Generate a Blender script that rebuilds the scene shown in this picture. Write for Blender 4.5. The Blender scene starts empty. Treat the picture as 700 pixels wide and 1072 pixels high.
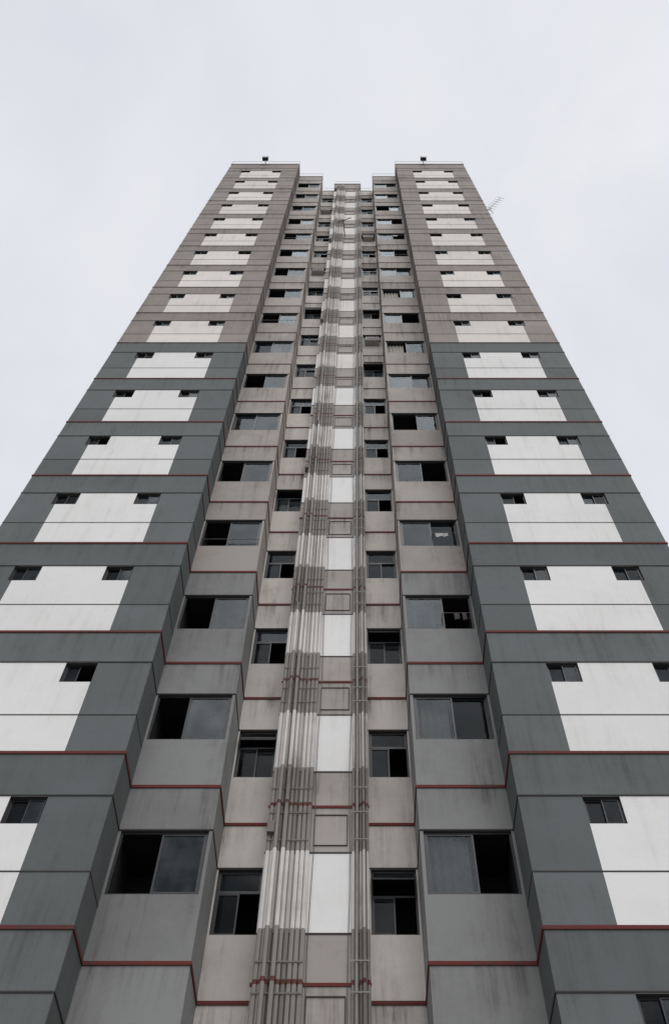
import bpy, math, random
from mathutils import Vector
R=random.Random(23)
scene=bpy.context.scene
rad=math.radians
Z0=9.07; FH=3.0

# ------------------------------------------------------------------ materials
def base_mat(name):
    m=bpy.data.materials.new(name); m.use_nodes=True
    nt=m.node_tree; b=nt.nodes['Principled BSDF']
    return m,nt,b
def N(nt,t,**k):
    n=nt.nodes.new(t)
    for a,v in k.items(): setattr(n,a,v)
    return n
def floorfrac(nt,tc,off=0.0):
    L=nt.links
    sx=N(nt,'ShaderNodeSeparateXYZ'); L.new(tc.outputs['Object'],sx.inputs[0])
    a=N(nt,'ShaderNodeMath',operation='SUBTRACT'); a.inputs[1].default_value=Z0-9+off; L.new(sx.outputs['Z'],a.inputs[0])
    d=N(nt,'ShaderNodeMath',operation='DIVIDE'); d.inputs[1].default_value=FH; L.new(a.outputs[0],d.inputs[0])
    f=N(nt,'ShaderNodeMath',operation='FRACT'); L.new(d.outputs[0],f.inputs[0])
    return f.outputs[0]
def weather(nt,b,colsock,dirt=0.35,streak=0.3,bump=0.15,dirtcol=(0.06,0.052,0.045),grime=0.3):
    L=nt.links
    tc=N(nt,'ShaderNodeTexCoord')
    mp=N(nt,'ShaderNodeMapping'); mp.inputs['Scale'].default_value=(4.0,4.0,0.25)
    L.new(tc.outputs['Object'],mp.inputs['Vector'])
    st=N(nt,'ShaderNodeTexNoise'); st.inputs['Scale'].default_value=1.5; st.inputs['Detail'].default_value=5; st.inputs['Roughness'].default_value=0.7
    L.new(mp.outputs['Vector'],st.inputs['Vector'])
    bl=N(nt,'ShaderNodeTexNoise'); bl.inputs['Scale'].default_value=0.45; bl.inputs['Detail'].default_value=6; bl.inputs['Roughness'].default_value=0.72
    L.new(tc.outputs['Object'],bl.inputs['Vector'])
    gate=N(nt,'ShaderNodeMapRange'); gate.inputs['From Min'].default_value=0.42; gate.inputs['From Max'].default_value=0.6
    L.new(bl.outputs['Fac'],gate.inputs['Value'])
    r1=N(nt,'ShaderNodeMapRange'); r1.inputs['From Min'].default_value=0.5; r1.inputs['From Max'].default_value=0.73
    r1.inputs['To Max'].default_value=streak
    L.new(st.outputs['Fac'],r1.inputs['Value'])
    r1g=N(nt,'ShaderNodeMath',operation='MULTIPLY'); L.new(r1.outputs[0],r1g.inputs[0]); L.new(gate.outputs[0],r1g.inputs[1])
    r2=N(nt,'ShaderNodeMapRange'); r2.inputs['From Min'].default_value=0.42; r2.inputs['From Max'].default_value=0.78
    r2.inputs['To Max'].default_value=dirt
    L.new(bl.outputs['Fac'],r2.inputs['Value'])
    ff=floorfrac(nt,tc)
    g1=N(nt,'ShaderNodeMapRange'); g1.inputs['From Min'].default_value=0.78; g1.inputs['From Max'].default_value=1.0; g1.inputs['To Max'].default_value=grime
    L.new(ff,g1.inputs['Value'])
    g2=N(nt,'ShaderNodeMapRange'); g2.inputs['From Min'].default_value=0.40; g2.inputs['From Max'].default_value=0.68
    L.new(st.outputs['Fac'],g2.inputs['Value'])
    g3=N(nt,'ShaderNodeMath',operation='MULTIPLY'); L.new(g1.outputs[0],g3.inputs[0]); L.new(g2.outputs[0],g3.inputs[1])
    ad=N(nt,'ShaderNodeMath',operation='ADD',use_clamp=True)
    L.new(r1g.outputs[0],ad.inputs[0]); L.new(r2.outputs['Result'],ad.inputs[1])
    ad2=N(nt,'ShaderNodeMath',operation='ADD',use_clamp=True); L.new(ad.outputs[0],ad2.inputs[0]); L.new(g3.outputs[0],ad2.inputs[1])
    mx=N(nt,'ShaderNodeMixRGB'); mx.inputs['Color2'].default_value=(*dirtcol,1)
    L.new(ad2.outputs[0],mx.inputs['Fac']); L.new(colsock,mx.inputs['Color1'])
    L.new(mx.outputs[0],b.inputs['Base Color'])
    fn=N(nt,'ShaderNodeTexNoise'); fn.inputs['Scale'].default_value=11; fn.inputs['Detail'].default_value=4
    L.new(tc.outputs['Object'],fn.inputs['Vector'])
    bp=N(nt,'ShaderNodeBump'); bp.inputs['Strength'].default_value=bump; bp.inputs['Distance'].default_value=0.02
    L.new(fn.outputs['Fac'],bp.inputs['Height']); L.new(bp.outputs[0],b.inputs['Normal'])
    b.inputs['Roughness'].default_value=0.85
    b.inputs['Specular IOR Level'].default_value=0.25
def paint(name,col,**k):
    m,nt,b=base_mat(name)
    rgb=N(nt,'ShaderNodeRGB'); rgb.outputs[0].default_value=(*col,1)
    weather(nt,b,rgb.outputs[0],**k); return m
def simple(name,col,rough=0.5,metal=0.0):
    m,nt,b=base_mat(name)
    n=N(nt,'ShaderNodeTexNoise'); n.inputs['Scale'].default_value=6; n.inputs['Detail'].default_value=3
    tc=N(nt,'ShaderNodeTexCoord'); nt.links.new(tc.outputs['Object'],n.inputs['Vector'])
    cr=N(nt,'ShaderNodeMixRGB'); cr.inputs['Color1'].default_value=(*[c*0.65 for c in col],1); cr.inputs['Color2'].default_value=(*[min(1,c*1.25) for c in col],1)
    nt.links.new(n.outputs['Fac'],cr.inputs['Fac']); nt.links.new(cr.outputs[0],b.inputs['Base Color'])
    b.inputs['Roughness'].default_value=rough; b.inputs['Metallic'].default_value=metal
    return m
def family(name,col,var,**k):
    out=[]
    for i,v in enumerate(var):
        out.append(paint(name+('' if i==0 else '_batch%d'%i),tuple(c*v for c in col),**k))
    return out
GREYS=family('grey_paint',(0.136,0.150,0.151),(1,0.92,1.08),dirt=0.32,streak=0.45,grime=0.25)
GREY_SHADE=paint('grey_return_shade',(0.108,0.118,0.119),dirt=0.35,streak=0.45)  # same grey wall paint, darkened to put the recess shade into the colour
GREY2S=family('grey_paint_light',(0.25,0.252,0.248),(1,0.94,1.05),dirt=0.35,streak=0.45,grime=0.35)
WHITES=family('white_paint',(0.84,0.83,0.81),(1,0.97),dirt=0.15,streak=0.28,dirtcol=(0.3,0.27,0.23),grime=0.12,bump=0.1)
WHITE_UPS=family('white_paint_weathered',(0.80,0.75,0.70),(1,0.93),dirt=0.25,streak=0.4,dirtcol=(0.28,0.24,0.2),grime=0.25)
TAUPES=family('taupe_paint',(0.30,0.262,0.24),(1,0.93,1.06),dirt=0.42,streak=0.6,dirtcol=(0.10,0.085,0.075),grime=0.4)
TAUPE_SHADE=paint('taupe_return_shade',(0.225,0.197,0.18),dirt=0.45,streak=0.5)  # taupe wall paint with the shade of the side returns painted in
TAUPE2S=family('taupe_paint_light',(0.41,0.37,0.338),(1,0.91,1.08),dirt=0.42,streak=0.6,dirtcol=(0.11,0.093,0.08),grime=0.45)
CREAMS=family('cream_paint',(0.63,0.585,0.54),(1,0.92,1.05),dirt=0.38,streak=0.6,dirtcol=(0.16,0.135,0.115),grime=0.45)
TAUPE=TAUPES[0];TAUPE2=TAUPE2S[0]
RED=paint('red_band_paint',(0.145,0.027,0.024),dirt=0.5,streak=0.7)
BROWN=paint('brown_band_paint',(0.12,0.07,0.055),dirt=0.4,streak=0.4)
DARKLINE=paint('joint_line',(0.05,0.046,0.042),dirt=0.2,streak=0.2)
REVEAL=paint('reveal_plaster',(0.10,0.10,0.096),dirt=0.4,streak=0.3)
FRAME=simple('dark_aluminium',(0.035,0.035,0.038),0.45,0.4)
FRAME2=simple('grey_aluminium',(0.12,0.12,0.12),0.45,0.4)
ROOM=simple('room_interior',(0.018,0.017,0.016),0.9)
CURT=simple('curtain_cloth',(0.42,0.39,0.35),0.9)
CURT2=simple('curtain_cloth_blue',(0.12,0.16,0.20),0.9)
STEEL=simple('galvanised_pipe',(0.24,0.23,0.21),0.6,0.0)
BLACK=simple('black_housing',(0.02,0.02,0.022),0.5)
LENS=simple('lamp_glass',(0.1,0.1,0.1),0.3)
CLOTH_W=simple('laundry_white',(0.5,0.5,0.5),0.9)
CLOTH_D=simple('laundry_dark',(0.1,0.08,0.09),0.9)
ACW=simple('unit_casing',(0.40,0.38,0.35),0.6)

def glassmat(name,tint,gl,dirtc):
    m,nt,b=base_mat(name); L=nt.links
    out=nt.nodes['Material Output']
    fr=N(nt,'ShaderNodeFresnel'); fr.inputs['IOR'].default_value=1.5
    ml=N(nt,'ShaderNodeMath',operation='MULTIPLY',use_clamp=True); ml.inputs[1].default_value=gl
    gs=N(nt,'ShaderNodeBsdfGlossy'); gs.inputs['Roughness'].default_value=0.07; gs.inputs['Color'].default_value=(0.85,0.93,1.0,1)
    n=N(nt,'ShaderNodeTexNoise'); n.inputs['Scale'].default_value=1.2; n.inputs['Detail'].default_value=2
    tc=N(nt,'ShaderNodeTexCoord'); L.new(tc.outputs['Object'],n.inputs['Vector'])
    bp=N(nt,'ShaderNodeBump'); bp.inputs['Strength'].default_value=0.08; L.new(n.outputs['Fac'],bp.inputs['Height']); L.new(bp.outputs[0],gs.inputs['Normal'])
    tr=N(nt,'ShaderNodeBsdfTransparent'); tr.inputs['Color'].default_value=(*tint,1)
    df=N(nt,'ShaderNodeBsdfDiffuse'); df.inputs['Color'].default_value=(*dirtc,1)
    d2=N(nt,'ShaderNodeTexNoise'); d2.inputs['Scale'].default_value=2.2; d2.inputs['Detail'].default_value=5; L.new(tc.outputs['Object'],d2.inputs['Vector'])
    dr=N(nt,'ShaderNodeMapRange'); dr.inputs['From Min'].default_value=0.35; dr.inputs['From Max'].default_value=0.68; dr.inputs['To Min'].default_value=0.05; dr.inputs['To Max'].default_value=0.5
    L.new(d2.outputs['Fac'],dr.inputs['Value'])
    m1=N(nt,'ShaderNodeMixShader'); L.new(dr.outputs[0],m1.inputs[0])
    L.new(tr.outputs[0],m1.inputs[1]); L.new(df.outputs[0],m1.inputs[2])
    m2=N(nt,'ShaderNodeMixShader'); L.new(fr.outputs[0],ml.inputs[0]); L.new(ml.outputs[0],m2.inputs[0])
    L.new(m1.outputs[0],m2.inputs[1]); L.new(gs.outputs[0],m2.inputs[2]); L.new(m2.outputs[0],out.inputs['Surface'])
    return m
GLASS=glassmat('dusty_glass',(0.6,0.65,0.65),0.5,(0.12,0.14,0.145))
GLASSM=glassmat('grey_glass',(0.5,0.54,0.55),0.36,(0.07,0.085,0.09))
GLASSD=glassmat('dark_glass',(0.3,0.33,0.34),0.18,(0.035,0.04,0.043))

def banded(name,k=1.0):
    m,nt,b=base_mat(name); L=nt.links
    tc=N(nt,'ShaderNodeTexCoord'); f=floorfrac(nt,tc,-0.03)
    cr=N(nt,'ShaderNodeValToRGB'); cr.color_ramp.interpolation='CONSTANT'
    e=cr.color_ramp.elements
    e[0].position=0; e[0].color=(0.135*k,0.045*k,0.038*k,1)
    e[1].position=0.022; e[1].color=(0.29*k,0.265*k,0.242*k,1)
    x=e.new(0.27); x.color=(0.70*k,0.67*k,0.63*k,1)
    x=e.new(0.71); x.color=(0.29*k,0.265*k,0.242*k,1)
    L.new(f,cr.inputs[0])
    weather(nt,b,cr.outputs[0],dirt=0.38,streak=0.75,bump=0.1,dirtcol=(0.11,0.095,0.08))
    return m
PIPE=banded('banded_pipe_paint'); PIPE_B=banded('banded_pipe_paint_old',0.72)

# ------------------------------------------------------------------ mesh builder
class MB:
    def __init__(s,name): s.name=name; s.v=[]; s.f=[]; s.m=[]; s.mats=[]
    def mi(s,m):
        if m not in s.mats: s.mats.append(m)
        return s.mats.index(m)
    def quad(s,a,b,c,d,m):
        i=len(s.v); s.v+= [a,b,c,d]; s.f.append((i,i+1,i+2,i+3)); s.m.append(s.mi(m))
    def box(s,x0,x1,y0,y1,z0,z1,m):
        if x0>x1:x0,x1=x1,x0
        i=len(s.v)
        s.v+=[(x0,y0,z0),(x1,y0,z0),(x1,y1,z0),(x0,y1,z0),(x0,y0,z1),(x1,y0,z1),(x1,y1,z1),(x0,y1,z1)]
        k=s.mi(m)
        for f in ((0,3,2,1),(4,5,6,7),(0,1,5,4),(1,2,6,5),(2,3,7,6),(3,0,4,7)):
            s.f.append(tuple(i+j for j in f)); s.m.append(k)
    def tube(s,pts,r,m,n=8):
        k=s.mi(m); rings=[]
        for p in pts:
            i=len(s.v); rings.append(i)
            for j in range(n):
                a=2*math.pi*j/n; s.v.append((p[0]+r*math.cos(a),p[1]+r*math.sin(a),p[2]))
        for a,b in zip(rings,rings[1:]):
            for j in range(n):
                s.f.append((a+j,a+(j+1)%n,b+(j+1)%n,b+j)); s.m.append(k)
        s.f.append(tuple(rings[-1]+j for j in range(n))); s.m.append(k)
    def rod(s,p,q,r,m,n=6):
        p=Vector(p);q=Vector(q);d=(q-p).normalized()
        u=d.orthogonal().normalized(); w=d.cross(u); k=s.mi(m); i=len(s.v)
        for c in (p,q):
            for j in range(n):
                a=2*math.pi*j/n; s.v.append(tuple(c+u*r*math.cos(a)+w*r*math.sin(a)))
        for j in range(n):
            s.f.append((i+j,i+(j+1)%n,i+n+(j+1)%n,i+n+j)); s.m.append(k)
        s.f.append(tuple(i+j for j in range(n))[::-1]); s.m.append(k)
        s.f.append(tuple(i+n+j for j in range(n))); s.m.append(k)
    def make(s,parent=None):
        me=bpy.data.meshes.new(s.name); me.from_pydata(s.v,[],s.f)
        for m in s.mats: me.materials.append(m)
        me.polygons.foreach_set('material_index',s.m)
        me.update(); o=bpy.data.objects.new(s.name,me); scene.collection.objects.link(o)
        if parent: o.parent=parent
        return o

tower=bpy.data.objects.new('apartment_tower',None); scene.collection.objects.link(tower)
walls=MB('walls'); trim=MB('band_courses'); frames=MB('window_frames'); glass=MB('window_glass')
rooms=MB('window_interiors'); curt=MB('curtains'); pipes=MB('service_pipes'); bits=MB('laundry_and_units')

WI,WO=2.92,7.02
X2=1.53
XP=0.78
Y1,Y2,YP,Y3=0.0,0.72,1.17,1.57
NB,NT=-3,17
TOP=61.3
ZG=0.0
L1,L2=0.84,2.14

def grid(x0,x1,y,z0,z1,holes,matf,rev=0.12):
    xs=sorted({x0,x1,*[h[0] for h in holes],*[h[1] for h in holes],*matf.xs}); xs=[x for x in xs if x0-1e-6<=x<=x1+1e-6]
    zs=sorted({z0,z1,*[h[2] for h in holes],*[h[3] for h in holes],*matf.zs}); zs=[z for z in zs if z0-1e-6<=z<=z1+1e-6]
    for a,b in zip(xs,xs[1:]):
        for c,d in zip(zs,zs[1:]):
            cx,cz=(a+b)/2,(c+d)/2
            if any(h[0]<cx<h[1] and h[2]<cz<h[3] for h in holes): continue
            walls.quad((a,y,c),(b,y,c),(b,y,d),(a,y,d),matf(cx,cz))
    for h in holes:
        a,b,c,d=h; e=y+rev; m=REVEAL
        walls.quad((a,y,c),(b,y,c),(b,e,c),(a,e,c),m); walls.quad((a,y,d),(b,y,d),(b,e,d),(a,e,d),m)
        walls.quad((a,y,c),(a,y,d),(a,e,d),(a,e,c),m); walls.quad((b,y,c),(b,y,d),(b,e,d),(b,e,c),m)
class MF:
    def __init__(s,f,xs=(),zs=()): s.f=f;s.xs=xs;s.zs=zs
    def __call__(s,x,z): return s.f(x,z)

def room(a,b,y,c,d,dep=0.55):
    y0=y+0.12;y1=y0+dep
    q=rooms.quad
    q((a,y1,c),(b,y1,c),(b,y1,d),(a,y1,d),ROOM); q((a,y0,c),(b,y0,c),(b,y1,c),(a,y1,c),ROOM)
    q((a,y0,d),(b,y0,d),(b,y1,d),(a,y1,d),ROOM); q((a,y0,c),(a,y1,c),(a,y1,d),(a,y0,d),ROOM)
    q((b,y0,c),(b,y1,c),(b,y1,d),(b,y0,d),ROOM)
def frame(a,b,y,c,d,w=0.035,m=FRAME,t=0.05):
    frames.box(a,b,y,y+t,c,c+w,m); frames.box(a,b,y,y+t,d-w,d,m)
    frames.box(a,a+w,y,y+t,c+w,d-w,m); frames.box(b-w,b,y,y+t,c+w,d-w,m)
def pane(a,b,y,c,d,m,g=GLASS,w=0.03):
    frame(a,b,y,c,d,w,m,0.025)
    glass.quad((a+w,y+0.012,c+w),(b-w,y+0.012,c+w),(b-w,y+0.012,d-w),(a+w,y+0.012,d-w),g)
def curtain(a,b,y,c,d,m):
    n=14
    for i in range(n):
        x0=a+(b-a)*i/n;x1=a+(b-a)*(i+1)/n
        y0=y+0.025*math.sin(i*2.1);y1=y+0.025*math.sin((i+1)*2.1)
        curt.quad((x0,y0,c),(x1,y1,c),(x1,y1,d),(x0,y0,d),m)

def small_window(a,b,y,c,d):
    room(a,b,y,c,d,0.4)
    fy=y+0.05; fm=FRAME
    frame(a,b,fy,c,d,0.025,fm)
    mid=(a+b)/2+R.uniform(-0.03,0.03)
    if R.random()<0.22: pane(a+0.028,mid,fy+0.012,c+0.028,d-0.028,fm,GLASSD,0.016)
    else:
        pane(a+0.028,mid+0.01,fy+0.012,c+0.028,d-0.028,fm,R.choice([GLASSM,GLASSD,GLASSD]),0.016)
        pane(mid-0.01,b-0.028,fy-0.014,c+0.028,d-0.028,fm,R.choice([GLASSM,GLASSM,GLASSD]),0.016)
def big_window(a,b,y,c,d,side,n):
    room(a,b,y,c,d,0.9)
    fy=y+0.03
    frame(a,b,fy,c,d,0.035,FRAME,0.07)
    a1,b1,c1,d1=a+0.035,b-0.035,c+0.035,d-0.035
    w=b1-a1; r=R.random()
    if n<=2: r=0.1
    inner=(a1,a1+w*R.uniform(0.5,0.58)); 
    outer=(b1-w*R.uniform(0.45,0.5),b1)
    if side<0: inner=(b1-(inner[1]-a1),b1); outer=(a1,a1+(outer[1]-outer[0]))
    g=R.choice([GLASS,GLASS,GLASSM])
    if r<0.68:
        pane(*inner,fy+0.005,c1,d1,FRAME,g)
        if R.random()<0.35: pane(*outer,fy+0.04,c1,d1,FRAME,GLASSD)
    elif r<0.84:
        pane(*outer,fy+0.005,c1,d1,FRAME,g)
    else:
        pane(*inner,fy+0.005,c1,d1,FRAME,g); pane(*outer,fy+0.04,c1,d1,FRAME,GLASSM)
    if R.random()<0.45 or (n==1 and side>0):
        k=R.uniform(0.4,1)
        curtain(inner[0]+0.02,inner[0]+(inner[1]-inner[0])*k,y+0.15,c1,d1,R.choice([CURT,CURT,CURT2]))
    if R.random()<0.2:
        frames.rod((a,y-0.02,c+0.25),(b,y-0.02,c+0.25),0.008,FRAME2)
def mid_window(a,b,y,c,d,side):
    room(a,b,y,c,d,0.7)
    fy=y+0.04; frame(a,b,fy,c,d,0.03,FRAME,0.06)
    a1,b1,c1,d1=a+0.03,b-0.03,c+0.03,d-0.03
    zm=c1+(d1-c1)*R.choice([0.66,0.66,0.6])
    frames.box(a1,b1,fy+0.002,fy+0.045,zm-0.015,zm+0.015,FRAME)
    mid=(a1+b1)/2
    pane(a1,mid+0.01,fy+0.005,c1,zm-0.015,FRAME,GLASSD,0.022)
    if R.random()<0.6: pane(mid-0.01,b1,fy+0.03,c1,zm-0.015,FRAME,GLASSD,0.022)
    if R.random()<0.3:
        h=d1-zm-0.03; an=rad(R.uniform(20,45)); oy=-math.sin(an)*h; oz=-math.cos(an)*h
        p=[(a1,fy,d1),(b1,fy,d1),(b1,fy+oy,d1+oz),(a1,fy+oy,d1+oz)]
        glass.quad(*p,GLASSD)
        for i in range(4): frames.rod(p[i],p[(i+1)%4],0.011,FRAME)
    else:
        pane(a1,b1,fy+0.005,zm+0.015,d1,FRAME,R.choice([GLASSD,GLASSD,GLASSM]),0.022)
    if R.random()<0.2: curtain(a1,mid,y+0.16,c1,zm,CURT)

UP=7
for n in range(NB,NT+1):
    z=Z0+FH*n; zt=z+FH if n<NT else TOP
    zb=z if n>NB else ZG
    up=n>=UP
    last=(n==NT)
    for s in (-1,1):
        g=lambda: R.choice(TAUPES if up else GREYS)
        wm=R.choice(WHITE_UPS if up else WHITES)
        glo,ghi,gup=g(),g(),g()
        def X(a,b): return (a*s,b*s) if s>0 else (b*s,a*s)
        holes=[]
        wz=(z+1.64,z+L2-0.005)
        if not last:
            for a,b in ((3.84,4.38),(5.66,6.21)):
                h=X(a,b)+wz; holes.append(h); small_window(h[0],h[1],Y1,*wz)
        px=X(3.85,6.12)
        def fm(x,zz):
            if px[0]<x<px[1] and zz<z+L2 and not last: return wm
            return glo if zz<z+L1 else (ghi if zz<z+L2 else gup)
        grid(*X(WI,WO),Y1,zb,zt,holes,MF(fm,px,(z+L1,z+L2)))
        if n<=2: m2=R.choice(GREY2S)
        else: m2=R.choice(TAUPE2S)
        m2b=m2
        h2=[]
        if not last:
            h=X(X2+0.05,WI-0.04)+(z+1.04,z+L2-0.004); h2.append(h); big_window(h[0],h[1],Y2,h[2],h[3],s,n)
        grid(*X(X2,WI),Y2,zb,zt,h2,MF(lambda x,zz:m2 if zz<z+L2 else m2b,(),(z+L2,)))
        h3=[]
        m3=R.choice(CREAMS); m3b=R.choice(CREAMS) if n<10 else R.choice(TAUPE2S)
        if not last:
            h=X(XP+0.03,X2-0.03)+(z+1.02,z+L2-0.004); h3.append(h); mid_window(h[0],h[1],Y3,h[2],h[3],s)
        grid(*X(XP,X2),Y3,zb,zt,h3,MF(lambda x,zz:m3b if zz>z+L2 else m3,(),(z+L2,)))
        ret=TAUPE_SHADE if up else GREY_SHADE
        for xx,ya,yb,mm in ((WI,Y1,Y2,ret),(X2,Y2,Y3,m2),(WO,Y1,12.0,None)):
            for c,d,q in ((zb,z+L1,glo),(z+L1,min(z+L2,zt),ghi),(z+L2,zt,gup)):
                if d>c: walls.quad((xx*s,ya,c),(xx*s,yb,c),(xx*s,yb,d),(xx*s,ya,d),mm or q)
        walls.quad((XP*s,YP,zb),(XP*s,Y3,zb),(XP*s,Y3,zt),(XP*s,YP,zt),m3)
        def course(zc,th,p,m,faces):
            a,b=zc-th/2,zc+th/2
            if 'f' in faces: trim.box(s*(WI-p),s*(WO+p),-p,-0.0005,a,b,m)
            if 'r' in faces: trim.box(s*(WI-p),s*(WI-0.0005),0.0,Y2-p,a,b,m)
            if 'b' in faces: trim.box(s*(X2-p),s*(WI-0.0005),Y2-p,Y2-0.0005,a,b,m)
            if 'q' in faces: trim.box(s*(X2-p),s*(X2-0.0005),Y2,Y3-p,a,b,m)
            if 'c' in faces: trim.box(s*(XP+p),s*(X2-0.0005),Y3-p,Y3-0.0005,a,b,m)
            if 'o' in faces: trim.box(s*(WO+0.0005),s*(WO+p),0.0,12,a,b,m)
        course(z,0.056 if not up else 0.04,0.016,RED if not up else BROWN,'frbqco')
        course(z+L2+0.012,0.024,0.011,DARKLINE,'frbqco')
        course(z+L1,0.02,0.006,DARKLINE,'fr')
    a,b=z+0.75,z+2.1
    pw=R.choice(WHITES if not up else WHITE_UPS); pt=R.choice(TAUPE2S); pt2=R.choice(TAUPE2S)
    grid(-XP,XP,YP,zb,zt,[],MF(lambda x,zz:pw if (a<zz<b and not last) else (pt if zz<a else pt2),(),(a,b)))
    m=RED if not up else BROWN
    trim.box(-XP-0.018,XP+0.018,YP-0.014,YP-0.0005,z-0.024,z+0.024,m)
    trim.box(-XP-0.008,XP+0.008,YP-0.008,YP-0.0005,a-0.015,a+0.012,DARKLINE)
    trim.box(-XP-0.008,XP+0.008,YP-0.008,YP-0.0005,b,b+0.024,DARKLINE)
    if not last:
        x0,x1=-0.06,0.46; c,d=z+2.24,z+2.84
        fr=0.012
        trim.box(x0,x1,YP-0.014,YP-0.0004,c,c+fr,DARKLINE); trim.box(x0,x1,YP-0.014,YP-0.0004,d-fr,d,DARKLINE)
        trim.box(x0,x0+fr,YP-0.014,YP-0.0004,c+fr,d-fr,DARKLINE); trim.box(x1-fr,x1,YP-0.014,YP-0.0004,c+fr,d-fr,DARKLINE)

walls.quad((-WO,12,0),(WO,12,0),(WO,12,TOP),(-WO,12,TOP),TAUPE)
roof=MB('roof_and_parapet')
roof.quad((-WO,Y3+0.3,TOP-1.0),(WO,Y3+0.3,TOP-1.0),(WO,12,TOP-1.0),(-WO,12,TOP-1.0),TAUPE)
for s in (-1,1):
    roof.box(s*(WI-0.02),s*(WO+0.03),-0.03,0.22,TOP,TOP+0.10,TAUPE)
    roof.box(s*(X2-0.02),s*(WI-0.025),Y2-0.03,Y2+0.2,TOP,TOP+0.09,TAUPE2)
    roof.box(s*(XP+0.035),s*(X2-0.025),Y3-0.03,Y3+0.2,TOP,TOP+0.08,TAUPE2)
    roof.box(s*(WI-0.02),s*(WI+0.18),0.225,1.9,TOP,TOP+0.098,TAUPE)
    roof.box(s*(WO-0.18),s*(WO+0.03),0.225,12,TOP,TOP+0.098,TAUPE)
roof.box(-XP-0.03,XP+0.03,YP-0.04,YP+0.6,TOP,TOP+0.12,TAUPE2)
roof.box(-2.6,2.6,6,10,TOP-1,TOP+1.2,TAUPE2)

# pipes: dense stacks against the pilaster
def run(x,r,y,mat,z0=0.0,z1=TOP-0.3,jogs=()):
    pts=[(x,y,z0)]; cx=x; zz=z0
    while zz<z1-3.2:
        zz+=3.0; pts.append((cx+R.uniform(-0.006,0.006),y+R.uniform(-0.004,0.004),zz))
        for zj,dx in jogs:
            if zz<=zj<zz+3.0:
                pts.append((cx,y,zj)); cx+=dx; pts.append((cx,y,zj+abs(dx)*1.2+0.03))
                zz=zj+0.4
    pts.append((cx,y,z1)); pipes.tube(pts,r,mat)
for i in range(9):
    x=-0.735+i*0.074
    top=TOP-0.3-(i%3)*0.4
    if i==0: top=Z0+FH*3+2.3
    if i==1: top=Z0+FH*9+2.3
    run(x,R.choice([0.032,0.034,0.035]),YP-0.040,PIPE if i not in (2,5) else PIPE_B,0,top)
for x,top,r in ((-0.62,Z0+FH*5+2.2,0.030),(-0.50,TOP-0.5,0.032)):
    run(x,r,YP-0.110,PIPE,0,top,((Z0+FH*R.choice([1,2,3,5])+2.35,R.choice([-0.03,0.03])),))
for i in range(5):
    run(0.548+i*0.054,0.024,YP-0.030,[PIPE,STEEL,PIPE_B,STEEL,PIPE_B][i],0,TOP-0.4-R.random())
for x in (0.60,0.70): run(x,0.022,YP-0.078,[STEEL,PIPE_B][x>0.65],0,TOP-1.5)
for n in range(NB,NT+1):
    for off in (0.30,2.32,2.78):
        z=Z0+FH*n+off+R.uniform(-0.05,0.05)
        if z<TOP-0.6:
            xr=R.uniform(-0.14,-0.09)
            pipes.box(-0.775,xr,YP-0.081,YP-0.077,z,z+0.022,PIPE_B)
            pipes.box(0.51,0.79,YP-0.106,YP-0.102,z,z+0.018,STEEL)
    if n%4==0:
        z=Z0+FH*n+2.35
        pipes.box(-0.77,-0.66,YP-0.14,YP-0.002,z+0.05,z+0.26,PIPE_B)
for x,seedx in ((-0.06,1),(0.49,2)):
    p=None; z=0
    while z<TOP-1:
        q=(x+0.012*math.sin(z*1.7+seedx),YP-0.018,z)
        if p: pipes.rod(p,q,0.006,BLACK,4)
        p=q; z+=0.8

def cloth(x,y,z,w,h,m):
    n=6
    for i in range(n):
        x0=x+w*i/n;x1=x+w*(i+1)/n
        bits.quad((x0,y+0.02*math.sin(i*1.9),z-h*(1+0.05*math.sin(i))),(x1,y+0.02*math.sin((i+1)*1.9),z-h*(1+0.05*math.sin(i+1))),(x1,y,z),(x0,y,z),m)
def line(n,s,items):
    z=Z0+FH*n+1.42; a,b=X2+0.75,WI-0.1
    bits.rod((s*a,Y2-0.10,z),(s*b,Y2-0.10,z),0.006,STEEL)
    bits.rod((s*a,Y2-0.10,z),(s*a,Y2+0.05,z),0.008,STEEL); bits.rod((s*b,Y2-0.10,z),(s*b,Y2+0.05,z),0.008,STEEL)
    for x,w,h,m in items: cloth(min(s*x,s*(x+w)),Y2-0.10,z,w,h,m)
line(2,1,[(2.5,0.10,0.2,CLOTH_D),(2.66,0.08,0.22,CLOTH_D)])
line(3,1,[(2.35,0.28,0.14,CLOTH_W)])
line(12,1,[(2.3,0.2,0.2,CLOTH_W)])
for n,s in ((8,1),(11,-1),(13,1),(15,-1)):
    z=Z0+FH*n+1.0; xa=0.9; 
    x0,x1=(s*xa,s*(xa+0.5))
    bits.box(x0,x1,Y3-0.22,Y3+0.1,z+0.04,z+0.36,ACW)
    for k in range(5): bits.box(x0+0.03*s,x1-0.03*s,Y3-0.228,Y3-0.221,z+0.08+k*0.05,z+0.10+k*0.05,FRAME2)
zb=Z0+FH*13+0.4
bits.rod((0.0,YP,zb),(-0.1,YP-0.7,zb+0.5),0.02,BLACK); bits.rod((-0.35,YP-0.6,zb+0.42),(0.3,YP-0.8,zb+0.5),0.02,BLACK)
for mb in (walls,trim,frames,glass,rooms,curt,bits,roof,pipes): mb.make(tower)

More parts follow.
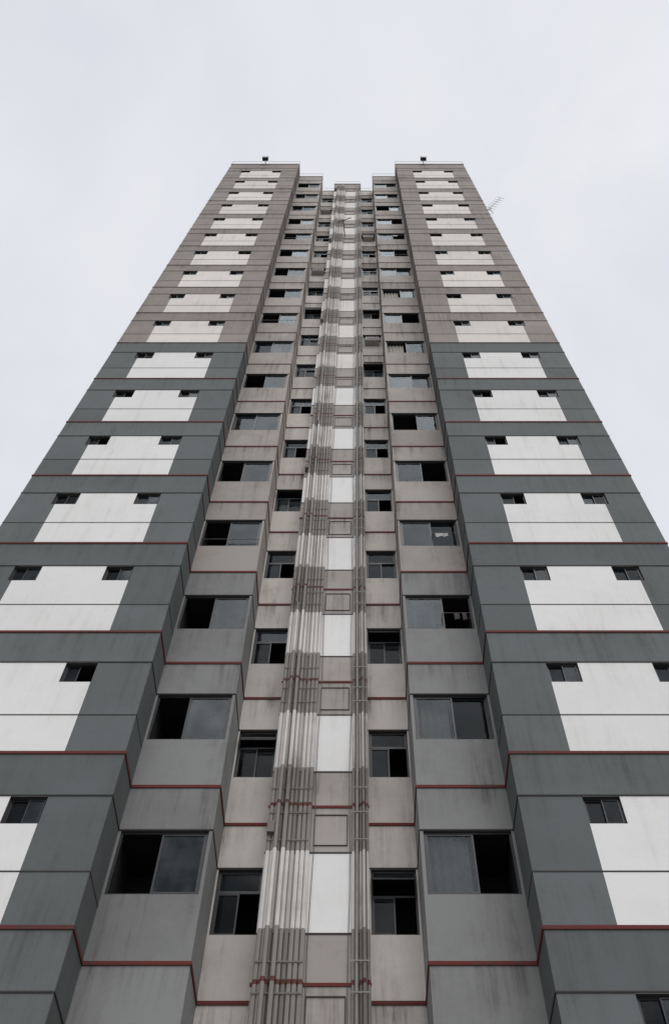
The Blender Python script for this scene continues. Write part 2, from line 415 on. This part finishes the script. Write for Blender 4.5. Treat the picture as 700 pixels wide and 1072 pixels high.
def floodlight(x):
    f=MB('floodlight')
    f.rod((x,0.08,TOP+0.1),(x,0.08,TOP+0.25),0.025,BLACK); f.rod((x,0.08,TOP+0.25),(x,-0.22,TOP+0.28),0.02,BLACK)
    f.box(x-0.17,x+0.17,-0.38,-0.18,TOP+0.11,TOP+0.40,BLACK)
    f.box(x-0.145,x+0.145,-0.40,-0.381,TOP+0.14,TOP+0.37,LENS)
    f.box(x-0.18,x+0.18,-0.40,-0.17,TOP+0.405,TOP+0.425,BLACK)
    f.rod((x-0.19,-0.28,TOP+0.27),(x+0.19,-0.28,TOP+0.27),0.015,BLACK)
    return f.make()
floodlight(-4.98); floodlight(4.61)
an=MB('television_antenna')
zc=50.0
an.rod((7.02,0.2,zc),(7.35,0.2,zc+0.1),0.015,STEEL)
an.rod((7.3,0.2,zc-0.9),(7.3,0.2,zc+0.7),0.014,STEEL)
an.rod((7.2,0.25,zc+0.1),(7.95,-0.1,zc+1.3),0.012,STEEL)
for k in range(7):
    t=k/6; c=Vector((7.2,0.25,zc+0.1)).lerp(Vector((7.95,-0.1,zc+1.3)),t); l=0.34-0.12*t
    an.rod(c+Vector((-l*0.6,0,l)),c+Vector((l*0.6,0,-l)),0.008,STEEL)
an.make()

gm=paint('concrete_ground_paint',(0.18,0.178,0.172),dirt=0.5,streak=0.0)
g=MB('ground'); g.quad((-600,-600,0),(600,-600,0),(600,600,0),(-600,600,0),gm); g.make()
pv=MB('pavement')
pv.box(-14,14,-5,-0.3,0.004,0.13,gm); pv.make()

# ------------------------------------------------------------------ light
el=rad(55)
sun_dir=Vector((0.3,-0.85,0)).normalized()*math.cos(el)+Vector((0,0,math.sin(el)))
w=bpy.data.worlds.new("World"); scene.world=w; w.use_nodes=True
nt=w.node_tree; nt.nodes.clear(); L=nt.links
out=N(nt,'ShaderNodeOutputWorld')
sky=N(nt,'ShaderNodeTexSky'); sky.sky_type='NISHITA'; sky.sun_disc=False; sky.sun_elevation=el
sky.sun_rotation=math.atan2(sun_dir.x,sun_dir.y)
b1=N(nt,'ShaderNodeBackground'); b1.inputs['Strength'].default_value=0.1; L.new(sky.outputs[0],b1.inputs[0])
tc=N(nt,'ShaderNodeTexCoord')
no=N(nt,'ShaderNodeTexNoise'); no.inputs['Scale'].default_value=3.0; no.inputs['Detail'].default_value=6; no.inputs['Roughness'].default_value=0.55; no.inputs['Distortion'].default_value=0.4
L.new(tc.outputs['Generated'],no.inputs['Vector'])
cr=N(nt,'ShaderNodeValToRGB'); e=cr.color_ramp.elements
e[0].position=0.32; e[0].color=(0.77,0.79,0.85,1); e[1].position=0.68; e[1].color=(0.89,0.90,0.935,1)
L.new(no.outputs['Fac'],cr.inputs[0])
dt=N(nt,'ShaderNodeVectorMath',operation='DOT_PRODUCT'); dt.inputs[1].default_value=tuple(sun_dir)
L.new(tc.outputs['Generated'],dt.inputs[0])
mr=N(nt,'ShaderNodeMapRange'); mr.inputs['From Min'].default_value=0.86; mr.inputs['From Max'].default_value=1.0; mr.inputs['To Min'].default_value=0.98; mr.inputs['To Max'].default_value=1.4
L.new(dt.outputs['Value'],mr.inputs['Value'])
b2=N(nt,'ShaderNodeBackground'); L.new(cr.outputs[0],b2.inputs[0]); L.new(mr.outputs[0],b2.inputs[1])
mx=N(nt,'ShaderNodeMixShader'); mx.inputs[0].default_value=0.94
L.new(b1.outputs[0],mx.inputs[1]); L.new(b2.outputs[0],mx.inputs[2]); L.new(mx.outputs[0],out.inputs[0])
sl=bpy.data.lights.new('sun','SUN'); sl.energy=1.35; sl.angle=rad(50); sl.color=(1,0.975,0.94)
so=bpy.data.objects.new('sun',sl); scene.collection.objects.link(so)
so.rotation_euler=sun_dir.to_track_quat('Z','Y').to_euler()

cd=bpy.data.cameras.new('camera'); co=bpy.data.objects.new('camera',cd); scene.collection.objects.link(co)
F=980.0
cd.sensor_fit='VERTICAL'; cd.sensor_height=36; cd.lens=F/1072*36
cd.shift_x=-24/1072; cd.clip_end=2000
co.location=(0.61,-10.33,1.6); co.rotation_euler=(rad(90)+math.atan(F/570),0,0)
scene.camera=co
scene.view_settings.view_transform='Standard'; scene.view_settings.look='None'; scene.view_settings.exposure=0
